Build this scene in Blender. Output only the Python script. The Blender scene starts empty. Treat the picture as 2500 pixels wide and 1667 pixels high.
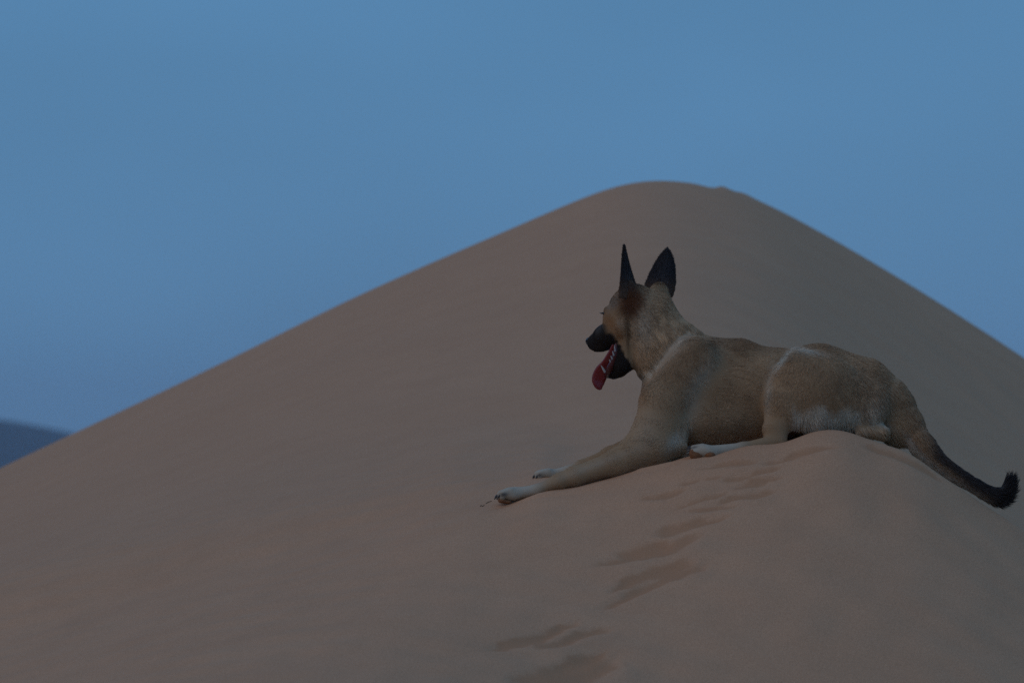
import bpy, math, random
import numpy as np
from mathutils import Vector

random.seed(7)
rng = np.random.default_rng(7)
scene = bpy.context.scene
COL = scene.collection

# ------------------------------------------------------------------ camera
LENS, DIST, PITCH = 150.0, 10.4, math.radians(1.45)
FPX = LENS / 36.0 * 2500.0
cam_data = bpy.data.cameras.new('camera')
cam = bpy.data.objects.new('camera', cam_data)
COL.objects.link(cam)
cam.location = (0, -DIST, 0)
cam.rotation_euler = (math.pi / 2 + PITCH, 0, 0)
cam_data.lens = LENS
cam_data.sensor_width = 36.0
cam_data.clip_start = 0.1
cam_data.clip_end = 20000
cam_data.dof.use_dof = True
cam_data.dof.focus_distance = 10.42
cam_data.dof.aperture_fstop = 5.6
scene.camera = cam

# ------------------------------------------------------------------ dusk sky, weak after-glow, exposure
SUN_EL, SUN_AZ = math.radians(5.0), math.radians(-128.0)     # azimuth from +Y, clockwise: low on the left, behind the camera
world = bpy.data.worlds.new('World')
scene.world = world
world.use_nodes = True
wn, wl = world.node_tree.nodes, world.node_tree.links
wn.clear()
sky = wn.new('ShaderNodeTexSky')
sky.sky_type = 'NISHITA'
sky.sun_disc = False
sky.sun_elevation = SUN_EL
sky.sun_rotation = SUN_AZ
sky.altitude = 800
sky.air_density = 1.6
sky.dust_density = 0.3
sky.ozone_density = 5.0
# a thin, nearly even veil of evening cloud over the whole sky
tco = wn.new('ShaderNodeTexCoord')
vmap = wn.new('ShaderNodeMapping'); vmap.inputs['Scale'].default_value = (1.0, 1.0, 2.2)
wl.new(tco.outputs['Generated'], vmap.inputs['Vector'])
vno = wn.new('ShaderNodeTexNoise'); vno.inputs['Scale'].default_value = 7.0; vno.inputs['Detail'].default_value = 3.0
vno.inputs['Roughness'].default_value = 0.45
wl.new(vmap.outputs[0], vno.inputs['Vector'])
vramp = wn.new('ShaderNodeMapRange')
for i, v in enumerate((0.3, 0.7, 0.94, 1.06)): vramp.inputs[i + 1].default_value = v
wl.new(vno.outputs[0], vramp.inputs[0])
vcol = wn.new('ShaderNodeMix'); vcol.data_type = 'RGBA'; vcol.blend_type = 'MULTIPLY'; vcol.inputs[0].default_value = 1.0
vcol.inputs[6].default_value = (0.95, 2.46, 4.60, 1)
sepz = wn.new('ShaderNodeSeparateXYZ'); wl.new(tco.outputs['Generated'], sepz.inputs[0])
low = wn.new('ShaderNodeMapRange'); low.interpolation_type = 'SMOOTHSTEP'      # the dusk sky is a little dimmer along the whole horizon
for i, v in enumerate((-0.01, 0.06, 0.84, 1.0)): low.inputs[i + 1].default_value = v
wl.new(sepz.outputs[2], low.inputs[0])
vm = wn.new('ShaderNodeMath'); vm.operation = 'MULTIPLY'
wl.new(vramp.outputs[0], vm.inputs[0]); wl.new(low.outputs[0], vm.inputs[1])
wl.new(vm.outputs[0], vcol.inputs[7])
veil = wn.new('ShaderNodeMix'); veil.data_type = 'RGBA'; veil.inputs[0].default_value = 0.88
wl.new(sky.outputs[0], veil.inputs[6]); wl.new(vcol.outputs[2], veil.inputs[7])
bg = wn.new('ShaderNodeBackground')
bg.inputs['Strength'].default_value = 0.10
wo = wn.new('ShaderNodeOutputWorld')
wl.new(veil.outputs[2], bg.inputs['Color'])
wl.new(bg.outputs[0], wo.inputs['Surface'])

sun_data = bpy.data.lights.new('sun', 'SUN')
sun_data.energy = 0.56
sun_data.angle = math.radians(80)
sun_data.color = (1.0, 0.60, 0.30)
sun = bpy.data.objects.new('sun', sun_data)
COL.objects.link(sun)
GLOW_EL = math.radians(36)      # the glowing cloud above the set sun
sd = Vector((math.sin(SUN_AZ) * math.cos(GLOW_EL), math.cos(SUN_AZ) * math.cos(GLOW_EL), math.sin(GLOW_EL)))
sun.rotation_euler = sd.to_track_quat('Z', 'Y').to_euler()

scene.view_settings.view_transform = 'Standard'
scene.view_settings.look = 'None'
scene.view_settings.exposure = 0.0
scene.view_settings.gamma = 1.0
scene.render.engine = 'CYCLES'
scene.cycles.use_denoising = False
scene.cycles.max_bounces = 6
scene.cycles.diffuse_bounces = 3
scene.cycles.volume_bounces = 1
scene.cycles.transparent_max_bounces = 8

# ------------------------------------------------------------------ helpers
def ray(px, py):
    u = (np.asarray(px, float) - 1250.0) / FPX
    v = (833.5 - np.asarray(py, float)) / FPX
    cp, sp = math.cos(PITCH), math.sin(PITCH)
    return u, cp - v * sp, sp + v * cp

def P(px, py, y):
    """the point at depth y (m) that lies on the line of sight through a pixel of the photograph"""
    dx, dy, dz = ray(px, py)
    t = (y + DIST) / dy
    return np.array([dx * t, y + 0 * t, dz * t])

def to_px(X, Y, Z):
    cp, sp = math.cos(PITCH), math.sin(PITCH)
    yy = Y + DIST
    f = yy * cp + Z * sp
    return 1250.0 + FPX * X / f, 833.5 - FPX * (Z * cp - yy * sp) / f

def smin(a, b, k):
    h = np.maximum(k - np.abs(a - b), 0) / k
    return np.minimum(a, b) - h * h * k * 0.25

def smax(a, b, k):
    return -smin(-a, -b, k)

def sstep(e0, e1, x):
    t = np.clip((x - e0) / (e1 - e0), 0, 1)
    return t * t * (3 - 2 * t)

def tag(o, label=None, cat=None, kind=None, group=None):
    if label: o['label'] = label
    if cat: o['category'] = cat
    if kind: o['kind'] = kind
    if group: o['group'] = group
    return o

def mesh_np(name, V, F, mat=None, parent=None, smooth=True):
    """V (n,3), F (m,3 or 4) integer arrays"""
    V = np.asarray(V, np.float32); F = np.asarray(F, np.int32)
    me = bpy.data.meshes.new(name)
    me.vertices.add(len(V)); me.vertices.foreach_set('co', V.ravel())
    n = F.shape[1]
    me.loops.add(F.size); me.loops.foreach_set('vertex_index', F.ravel())
    me.polygons.add(len(F))
    me.polygons.foreach_set('loop_start', np.arange(0, F.size, n, dtype=np.int32))
    me.update(calc_edges=True)
    me.validate()
    if smooth:
        me.polygons.foreach_set('use_smooth', np.ones(len(me.polygons), bool))
    if mat: me.materials.append(mat)
    o = bpy.data.objects.new(name, me)
    COL.objects.link(o)
    if parent: o.parent = parent
    return o

def point_attr(me, name, rgb):
    a = me.color_attributes.new(name, 'FLOAT_COLOR', 'POINT')
    c = np.ones((len(me.vertices), 4), np.float32); c[:, :3] = rgb
    a.data.foreach_set('color', c.ravel())

def sines(x, y, seed, wl0, n=10, ani=1.0):
    r = np.random.default_rng(seed)
    out = 0
    for i in range(n):
        th = r.uniform(0, 2 * math.pi); w = wl0 * r.uniform(0.6, 1.6)
        out = out + np.sin(2 * math.pi / w * (x * math.cos(th) + y * math.sin(th) * ani) + r.uniform(0, 6.28))
    return out / math.sqrt(n)

# ------------------------------------------------------------------ materials
def new_mat(name):
    m = bpy.data.materials.new(name); m.use_nodes = True
    nt = m.node_tree
    return m, nt, nt.nodes, nt.links, nt.nodes['Principled BSDF']

def sand_material():
    m, nt, N, L, b = new_mat('dune_sand')
    b.inputs['Roughness'].default_value = 0.95
    b.inputs['Specular IOR Level'].default_value = 0.15
    geo = N.new('ShaderNodeNewGeometry')
    def noise(scale, detail=4, rough=0.6, vec=None):
        n = N.new('ShaderNodeTexNoise'); n.inputs['Scale'].default_value = scale
        n.inputs['Detail'].default_value = detail; n.inputs['Roughness'].default_value = rough
        L.new(vec if vec else geo.outputs['Position'], n.inputs['Vector']); return n
    big, mid, grain = noise(0.5, 3), noise(5.0, 5), noise(420.0, 2, 0.8)
    def mix(f, a, c):
        x = N.new('ShaderNodeMix'); x.data_type = 'RGBA'
        L.new(f, x.inputs[0])
        for v, s in ((a, 6), (c, 7)):
            if isinstance(v, tuple): x.inputs[s].default_value = v + (1,)
            else: L.new(v, x.inputs[s])
        return x.outputs[2]
    def ramp(out, a, c):
        r = N.new('ShaderNodeMapRange'); r.inputs[1].default_value = a; r.inputs[2].default_value = c
        L.new(out, r.inputs[0]); return r.outputs[0]
    c1 = mix(ramp(big.outputs[0], 0.35, 0.65), (0.505, 0.302, 0.182), (0.535, 0.320, 0.193))
    c2 = mix(ramp(mid.outputs[0], 0.35, 0.7), c1, (0.49, 0.290, 0.174))
    g = N.new('ShaderNodeMix'); g.data_type = 'RGBA'; g.blend_type = 'MULTIPLY'; g.inputs[0].default_value = 1.0
    gr = N.new('ShaderNodeMapRange'); gr.inputs[1].default_value = 0.3; gr.inputs[2].default_value = 0.7
    gr.inputs[3].default_value = 0.70; gr.inputs[4].default_value = 1.24
    L.new(grain.outputs[0], gr.inputs[0])
    L.new(c2, g.inputs[6]); L.new(gr.outputs[0], g.inputs[7])
    at = N.new('ShaderNodeAttribute'); at.attribute_name = 'hollow_shade'
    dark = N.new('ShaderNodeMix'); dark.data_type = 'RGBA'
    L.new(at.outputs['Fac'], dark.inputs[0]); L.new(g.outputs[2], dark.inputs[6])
    dark.inputs[7].default_value = (0.37, 0.185, 0.092, 1)  # shade of the hollows, mixed into the sand colour as darker orange
    L.new(dark.outputs[2], b.inputs['Base Color'])
    # grain and faint wind ripples as relief
    wav = N.new('ShaderNodeTexWave'); wav.inputs['Scale'].default_value = 3.2; wav.inputs['Distortion'].default_value = 6.0
    wav.inputs['Detail'].default_value = 2.0; wav.inputs['Detail Scale'].default_value = 0.7
    mp = N.new('ShaderNodeMapping'); mp.inputs['Rotation'].default_value = (0, 0, math.radians(63))
    L.new(geo.outputs['Position'], mp.inputs['Vector']); L.new(mp.outputs[0], wav.inputs['Vector'])
    b1 = N.new('ShaderNodeBump'); b1.inputs['Strength'].default_value = 0.14; b1.inputs['Distance'].default_value = 0.006
    L.new(wav.outputs['Fac'], b1.inputs['Height'])
    b2 = N.new('ShaderNodeBump'); b2.inputs['Strength'].default_value = 0.5; b2.inputs['Distance'].default_value = 0.004
    L.new(mid.outputs[0], b2.inputs['Height']); L.new(b1.outputs[0], b2.inputs['Normal'])
    b3 = N.new('ShaderNodeBump'); b3.inputs['Strength'].default_value = 0.35; b3.inputs['Distance'].default_value = 0.0012
    L.new(grain.outputs[0], b3.inputs['Height']); L.new(b2.outputs[0], b3.inputs['Normal'])
    L.new(b3.outputs[0], b.inputs['Normal'])
    return m

def plain(name, col, rough=0.6, spec=0.3, bump=None, var=0.12, scale=60):
    m, nt, N, L, b = new_mat(name)
    b.inputs['Roughness'].default_value = rough
    b.inputs['Specular IOR Level'].default_value = spec
    tc = N.new('ShaderNodeNewGeometry')
    n = N.new('ShaderNodeTexNoise'); n.inputs['Scale'].default_value = scale; n.inputs['Detail'].default_value = 4
    L.new(tc.outputs['Position'], n.inputs['Vector'])
    x = N.new('ShaderNodeMix'); x.data_type = 'RGBA'
    x.inputs[6].default_value = tuple(c * (1 - var) for c in col) + (1,)
    x.inputs[7].default_value = tuple(min(1, c * (1 + var)) for c in col) + (1,)
    L.new(n.outputs[0], x.inputs[0]); L.new(x.outputs[2], b.inputs['Base Color'])
    if bump:
        bp = N.new('ShaderNodeBump'); bp.inputs['Strength'].default_value = 0.6; bp.inputs['Distance'].default_value = bump
        L.new(n.outputs[0], bp.inputs['Height']); L.new(bp.outputs[0], b.inputs['Normal'])
    return m

def coat_material(name, strand):
    m, nt, N, L, b = new_mat(name)
    at = N.new('ShaderNodeAttribute'); at.attribute_name = 'coat'
    b.inputs['Roughness'].default_value = 0.55 if strand else 0.9
    b.inputs['Specular IOR Level'].default_value = 0.25 if strand else 0.05
    L.new(at.outputs['Color'], b.inputs['Base Color'])
    return m

M_SAND = sand_material()
M_HILL = plain('far_rock', (0.07, 0.10, 0.13), 0.95, 0.1, None, 0.3, 0.02)
M_SKIN = coat_material('coat_under', False)
M_FUR = coat_material('coat_strands', True)
M_NOSE = plain('nose_leather', (0.018, 0.019, 0.022), 0.35, 0.5, 0.001, 0.2, 400)
M_TONGUE = plain('wet_tongue', (0.17, 0.013, 0.016), 0.26, 0.5, 0.001, 0.15, 220)
M_GUM = plain('dark_gum', (0.075, 0.014, 0.018), 0.3, 0.5, 0.001, 0.25, 160)
M_TOOTH = plain('tooth_ivory', (0.34, 0.34, 0.33), 0.25, 0.5, None, 0.05, 200)
M_CLAW = plain('claw_horn', (0.03, 0.028, 0.028), 0.4, 0.4, None, 0.2, 200)
M_PAD = plain('paw_leather', (0.22, 0.105, 0.05), 0.8, 0.2, 0.002, 0.35, 150)
M_EYE = plain('eye_dark', (0.02, 0.012, 0.008), 0.1, 0.6, None, 0.1, 200)
M_TWIG = plain('dry_twig_bark', (0.13, 0.095, 0.06), 0.9, 0.1, 0.001, 0.3, 300)

# ------------------------------------------------------------------ the dunes: height of the sand
def smooth_curve(xs, zs, lo, hi, n=1601, sig=0.05):
    g = np.linspace(lo, hi, n)
    v = np.interp(g, xs, zs)
    h = g[1] - g[0]; r = int(4 * sig / h)
    k = np.exp(-0.5 * (np.arange(-r, r + 1) * h / sig) ** 2); k /= k.sum()
    vp = np.concatenate([v[0] + (v[1] - v[0]) * np.arange(-r, 0), v, v[-1] + (v[-1] - v[-2]) * np.arange(1, r + 1)])
    return g, np.convolve(vp, k, 'valid')

Y_RIDGE = 7.6
ridge_px = [(0, 1140), (213, 1040), (531, 888), (850, 733), (1063, 638), (1276, 547), (1400, 494), (1488, 460), (1573, 440), (1660, 443),
            (1743, 452), (1850, 484), (2020, 574), (2232, 702), (2445, 838), (2500, 874)]
rp = np.array([P(a, c, Y_RIDGE) for a, c in ridge_px])
rx = np.concatenate([[-40], rp[:, 0], [40]])
rz = np.concatenate([[rp[0, 2] - 0.46 * (rp[0, 0] + 40)], rp[:, 2], [rp[-1, 2] - 0.62 * (40 - rp[-1, 0])]])
RG, RZ = smooth_curve(rx, rz, -40, 40, 8001, 0.10)

crest_px = [(0, 1560), (500, 1420), (1000, 1287), (1230, 1232), (1400, 1196), (1540, 1155), (1610, 1142), (1720, 1122), (1830, 1096), (1916, 1082),
            (1954, 1069), (1990, 1053), (2030, 1047), (2064, 1051), (2110, 1068), (2192, 1090), (2239, 1112), (2305, 1160), (2400, 1222), (2500, 1290)]
def table(xs, vs, sig, lo=-8000.0, hi=8000.0):
    g, v = smooth_curve(np.array(xs, float), np.array(vs, float), lo, hi, 8001, sig)
    return lambda q: np.interp(q, g, v)
crest_y = table([0, 1200, 1500, 1720, 1900, 2060, 2500], [-0.06, -0.08, -0.10, -0.13, -0.10, -0.04, -0.03], 60)
T_A = table([-4750, -1750, 0, 1200, 2050, 2550, 4250], [0.06, 0.085, 0.115, 0.155, 0.20, 0.24, 0.28], 260)
T_S = table([-3000, 600, 1100, 1500, 1800, 2100, 2500, 3500], [0.12, 0.13, 0.22, 0.38, 0.50, 0.52, 0.46, 0.40], 140)
T_B = table([0, 1200, 1500, 1800, 2060, 2300, 2600], [0.10, 0.12, 0.07, 0.03, -0.10, -0.22, -0.28], 60)
T_K1 = table([0, 1000, 1500, 1900], [0.20, 0.10, 0.06, 0.06], 150)
T_K2 = table([0, 1000, 1500, 2000, 2060, 2500], [0.25, 0.12, 0.04, 0.012, 0.012, 0.03], 40)
cp_ = np.array([P(a, c, float(crest_y(a))) for a, c in crest_px])
cx = np.concatenate([[-30], cp_[:, 0], [30]])
cz = np.concatenate([[cp_[0, 2] - 0.30 * (cp_[0, 0] + 30)], cp_[:, 2], [cp_[-1, 2] - 0.62 * (30 - cp_[-1, 0])]])
CG, CZ = smooth_curve(cx, cz, -30, 30, 12001, 0.022)
CZF = smooth_curve(cx, cz, -30, 30, 12001, 0.16)[1]

def dune_base(x, y):
    px = 1250 + x * 1000.0
    zc = np.interp(x, CG, CZ); yc = crest_y(px)
    t = y - yc
    zf = np.interp(x, CG, CZF)
    a, s, b = T_A(px), T_S(px), T_B(px)
    zr = np.interp(x, RG, RZ)
    w = 0.25
    u = (Y_RIDGE - y) / w
    sp1 = w * np.logaddexp(0, u); sp2 = w * np.logaddexp(0, -u)
    M = zr - 0.008 - a * (sp1 - w * 0.69) - 0.32 * (sp2 - w * 0.69)
    Fr = zc + (zf - zc) * sstep(-0.06, -0.55, t) + s * t + 0.5 * np.maximum(t - 0.25, 0) ** 2 / (0.5 + np.maximum(t - 0.25, 0))
    B = zc + b * t - 0.02 * np.maximum(t, 0) ** 2
    k1, k2 = T_K1(px), T_K2(px)
    back = smax(M, B, k1)
    z = smin(Fr, back + 0.25 * k2 * 0.5, k2)
    far = np.hypot(x, y + 6)
    floor = -1.65 - 11.0 * sstep(30, 160, far) + 0.4 * sstep(8, 40, far) * sines(x, y, 3, 38.0, 6) + 1.6 * sstep(120, 400, far) * np.clip(sines(x, y, 4, 260.0, 6), -1, 1.2)
    z = smax(z, floor, 0.9)
    return z

# settle the far crest on its line in the photograph
for _ in range(8):
    for q in range(-200, 2701, 90):
        r = float(np.interp(q, [-400] + [c[0] for c in ridge_px] + [2900], [1328] + [c[1] for c in ridge_px] + [1134]))
        ys_ = np.linspace(5.5, 9.0, 120); dx, dy, dz = ray(q, r)
        X_ = dx * (ys_ + DIST) / dy
        rows = to_px(X_, ys_, dune_base(X_, ys_))[1]; i = int(rows.argmin())
        e = (rows[i] - r) / FPX * (ys_[i] + DIST)
        RZ += e * 0.30 * np.exp(-0.5 * ((RG - X_[i]) / 0.22) ** 2)

# settle the sand against the underside of the forelegs: rows of the photograph where leg and sand meet, at the legs' depth
contact = [(1000, 1296), (1050, 1279), (1100, 1264), (1150, 1252), (1200, 1242), (1230, 1234), (1265, 1223), (1303, 1209), (1334, 1200), (1405, 1190), (1456, 1177), (1520, 1160), (1560, 1147), (1604, 1138), (1642, 1126), (1690, 1115)]
for _ in range(6):
    for q, r in contact:
        t = P(q, r, -0.03)
        e = t[2] - dune_base(np.array([t[0]]), np.array([t[1]]))[0]
        CZ += e * 0.40 * np.exp(-0.5 * ((CG - t[0]) / 0.045) ** 2)

def hit(px, py):
    dx, dy, dz = ray(px, py)
    t = np.linspace(8.0, 20.0, 2401)
    X, Y, Z = dx * t, -DIST + dy * t, dz * t
    below = Z < dune_base(X, Y)
    i = int(np.argmax(below)) if below.any() else 0
    return np.array([X[i], Y[i]])

# trodden hollows: (px, py) of both ends in the photograph, half width in pixels, depth in m
prints = [
    ((1260, 1670), (1500, 1606), 20.8, 0.0126), ((1335, 1625), (1484, 1588), 8.0, 0.0064),
    ((1190, 1584), (1420, 1520), 11.2, 0.0077), ((1295, 1582), (1490, 1533), 11.2, 0.0070),
    ((1455, 1478), (1712, 1374), 12.0, 0.0091), ((1480, 1442), (1680, 1362), 10.4, 0.0077),
    ((1450, 1382), (1715, 1302), 11.2, 0.0084), ((1505, 1352), (1640, 1318), 12.8, 0.0084),
    ((1600, 1304), (1782, 1264), 11.2, 0.0099), ((1678, 1254), (1800, 1236), 5.6, 0.0042),
    ((1635, 1242), (1775, 1200), 8.0, 0.0060), ((1745, 1229), (1895, 1196), 7.2, 0.0070), ((1560, 1222), (1675, 1191), 7.2, 0.0056),
    ((1785, 1187), (1912, 1164), 6.4, 0.0064), ((1760, 1173), (1908, 1138), 6.4, 0.0070), ((1655, 1181), (1765, 1164), 5.6, 0.0042),
    ((1855, 1129), (2045, 1090), 8.0, 0.0070), ((1700, 1145), (1850, 1122), 7.2, 0.0050),
    ((2105, 1086), (2300, 1168), 8.8, 0.0050),
    ((1262, 1230), (1530, 1168), 5, -0.006), ((1545, 1156), (1660, 1126), 5, -0.007),
    ((1240, 1236), (1190, 1250), 4.8, 0.0035),
]
HITS = []
for (A, Bq, w, dep) in prints:
    HITS.append((hit(*A), hit(*Bq), w * 0.001 / 0.42, dep))
print('prints', [tuple(np.round(h[0], 2)) for h in HITS[:6]])

def trodden(x, y):
    dz = np.zeros_like(x); shade = np.zeros_like(x)
    wob = 0.008 * sines(x, y, 11, 0.30, 8) + 0.003 * sines(x, y, 12, 0.07, 6)
    for i, (a, c, w, dep) in enumerate(HITS):
        d = c - a; Ln = np.hypot(*d); d = d / Ln
        u = (x - a[0]) * d[0] + (y - a[1]) * d[1]
        v = -(x - a[0]) * d[1] + (y - a[1]) * d[0] + wob
        tt = np.clip(u / Ln, -0.3, 1.3)
        lens = np.sqrt(np.clip(1 - (2 * tt - 1) ** 2, 0.0, 1)) 
        ww = w * (0.25 + 0.95 * lens) * (0.85 + 0.25 * np.sin(3.0 * tt + i))
        e = np.exp(-0.5 * ((np.abs(u - Ln / 2) / (Ln * 0.42)) ** 4))
        q = v / ww
        dent = np.exp(-np.abs(q * 1.15) ** 2.6) * e
        rim = np.exp(-0.5 * ((q + 1.7) / 0.5) ** 2) * e
        dz += dep * (-dent + 0.28 * rim)
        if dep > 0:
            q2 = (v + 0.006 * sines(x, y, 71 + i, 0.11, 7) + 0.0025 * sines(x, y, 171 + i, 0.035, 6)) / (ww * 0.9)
            shade = np.maximum(shade, sstep(1.1, 0.6, np.abs(q2)) * sstep(0.25, 0.75, e))  # mask of the shade painted inside each hollow
    return dz, shade

def dune_height(x, y):
    z = dune_base(x, y)
    near = np.exp(-((np.maximum(np.abs(x - 0.3) - 1.6, 0)) ** 2 + (np.maximum(np.abs(y + 0.4) - 1.5, 0)) ** 2) / 0.3)
    dz, shade = trodden(x, y)
    z = z + dz * near
    z = z + near * 0.0016 * sines(x, y, 21, 0.16, 9) + near * 0.0018 * sines(x, y, 22, 0.7, 7)
    on = sstep(0.5, 2.5, y) * sstep(30, 14, y)
    z = z + on * 0.0022 * sines(x, y, 23, 1.1, 8) + on * 0.003 * sines(x, y, 25, 3.0, 6)
    rip = sstep(2.5, 4.0, y) * sstep(7.4, 6.2, y) * sstep(0.5, 0.9, x) * sstep(2.6, 1.9, x)
    z = z + rip * 0.0045 * np.sin(2 * math.pi * ((0.35 * x + y) / 0.42 + 0.5 * sines(x, y, 27, 1.6, 5))) * (0.5 + 0.5 * np.clip(sines(x, y, 28, 0.9, 5), -1, 1))
    # small scuffs along the far crest
    cr = np.exp(-0.5 * ((y - Y_RIDGE) / 0.25) ** 2)
    z = z + cr * (0.020 * np.exp(-0.5 * ((x - 0.88) / 0.025) ** 2) + 0.012 * np.exp(-0.5 * ((x - 0.97) / 0.03) ** 2) - 0.012 * np.exp(-0.5 * ((x - 0.83) / 0.04) ** 2))
    return z, shade * near

def axis(lo, hi, step, out, n):
    mid = np.arange(lo, hi + step * 0.5, step)
    g = step * np.cumsum(np.geomspace(1, (out / step) / 8.0, n))
    g = g * 1.0
    return np.concatenate([(lo - g)[::-1], mid, hi + g])

def build_dunes():
    xs = axis(-1.55, 1.75, 0.009, 3000.0, 90)
    y1 = np.arange(-1.45, 0.55, 0.009)
    y2 = 0.55 + np.cumsum(np.geomspace(0.01, 0.07, 60)); y2 = y2[y2 < 6.6]
    y3 = np.arange(y2[-1] + 0.06, 9.2, 0.05)
    g = np.cumsum(np.geomspace(0.06, 420, 75))
    gb = np.cumsum(np.geomspace(0.01, 420, 75))
    ys = np.concatenate([(y1[0] - gb)[::-1], y1, y2, y3, y3[-1] + g])
    X, Y = np.meshgrid(xs, ys, indexing='ij')
    Z, T = dune_height(X, Y)
    nx, ny = X.shape
    idx = np.arange(nx * ny).reshape(nx, ny)
    F = np.stack([idx[:-1, :-1], idx[1:, :-1], idx[1:, 1:], idx[:-1, 1:]], -1).reshape(-1, 4)
    o = mesh_np('sand_dunes', np.stack([X, Y, Z], -1).reshape(-1, 3), F, M_SAND)
    at = o.data.attributes.new('hollow_shade', 'FLOAT', 'POINT')
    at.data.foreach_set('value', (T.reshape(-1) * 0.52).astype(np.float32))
    tag(o, 'smooth brown sand dunes with trodden hollows below the dog', kind='structure')
    print('dunes', len(F), xs[0], xs[-1], ys[0], ys[-1])
    return o
build_dunes()

# ------------------------------------------------------------------ far hills
def build_hills():
    n, mrows = 240, 40
    xs = np.linspace(-1500, 500, n); ys = np.linspace(0, 1, mrows)
    top = np.interp(xs, [-1500, -1100, -800, -600, -450, -330, -264, -246, -230, -200, -100, 100, 500],
                    [20, 48, 34, 52, 40, 22, 15.4, 12.0, 8.6, 3.5, -4, -9, -12.3])
    r = np.random.default_rng(5)
    top = top + np.convolve(r.normal(0, 2.0, n), np.ones(5) / 5, 'same') * np.clip((-270 - xs) / 100, 0, 1)
    V = []
    for j, s in enumerate(ys):
        prof = math.sin(math.pi * s) ** 0.8
        V.append(np.stack([xs, 2200 + (s - 0.5) * 700 + 0 * xs, -13 + (top + 13) * prof + sines(xs, xs * 0 + s * 700, 9, 120, 8) * 2.0 * prof * (1 - prof)], -1))
    V = np.stack(V, 1).reshape(-1, 3)
    idx = np.arange(n * mrows).reshape(n, mrows)
    F = np.stack([idx[:-1, :-1], idx[1:, :-1], idx[1:, 1:], idx[:-1, 1:]], -1).reshape(-1, 4)
    o = mesh_np('hills', V, F, M_HILL)
    tag(o, 'dark blue hazy hills far beyond the dune', kind='structure')
build_hills()

def build_haze():
    lo, hi = (-3900, -3900, -14.5), (3900, 3900, 60.0)
    V = [(x, y, z) for x in (lo[0], hi[0]) for y in (lo[1], hi[1]) for z in (lo[2], hi[2])]
    F = [[0, 1, 3, 2], [4, 6, 7, 5], [0, 4, 5, 1], [2, 3, 7, 6], [0, 2, 6, 4], [1, 5, 7, 3]]
    m = bpy.data.materials.new('evening_haze'); m.use_nodes = True
    nt = m.node_tree; nt.nodes.remove(nt.nodes['Principled BSDF'])
    v = nt.nodes.new('ShaderNodeVolumePrincipled')
    v.inputs['Color'].default_value = (0.60, 0.78, 1.0, 1)
    v.inputs['Density'].default_value = 1.8e-4
    nt.links.new(v.outputs[0], nt.nodes['Material Output'].inputs['Volume'])
    o = mesh_np('haze', V, F, m, None, False)
    tag(o, 'thin blue evening haze between the dunes and the far hills', kind='stuff')
build_haze()

# ------------------------------------------------------------------ implicit surfaces
def sdf_prim(Gx, Gy, Gz, pr):
    if pr['t'] == 'cap':
        a, b = pr['a'], pr['b']; sy = pr['sy']
        d = b - a; dd = np.array([d[0], d[1] / sy, d[2]]); L2 = float(dd @ dd) + 1e-12
        qx, qy, qz = Gx - a[0], (Gy - a[1]) / sy, Gz - a[2]
        h = np.clip((qx * dd[0] + qy * dd[1] + qz * dd[2]) / L2, 0, 1)
        r = pr['ra'] + (pr['rb'] - pr['ra']) * h
        D = np.sqrt((qx - h * dd[0]) ** 2 + (qy - h * dd[1]) ** 2 + (qz - h * dd[2]) ** 2)
        return (D - r) * min(1.0, 0.5 + 0.5 * sy)
    c, R, A = pr['c'], pr['r'], pr['A']
    q = np.stack([Gx - c[0], Gy - c[1], Gz - c[2]], -1)
    q = q @ A.T
    k0 = np.sqrt(((q / R) ** 2).sum(-1)); k1 = np.sqrt(((q / (R * R)) ** 2).sum(-1))
    return k0 * (k0 - 1.0) / np.maximum(k1, 1e-6)

def bounds(pr):
    if pr['t'] == 'cap':
        r = max(pr['ra'], pr['rb']) * max(1, pr['sy'])
        return np.minimum(pr['a'], pr['b']) - r, np.maximum(pr['a'], pr['b']) + r
    r = pr['r'].max()
    return pr['c'] - r, pr['c'] + r

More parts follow.
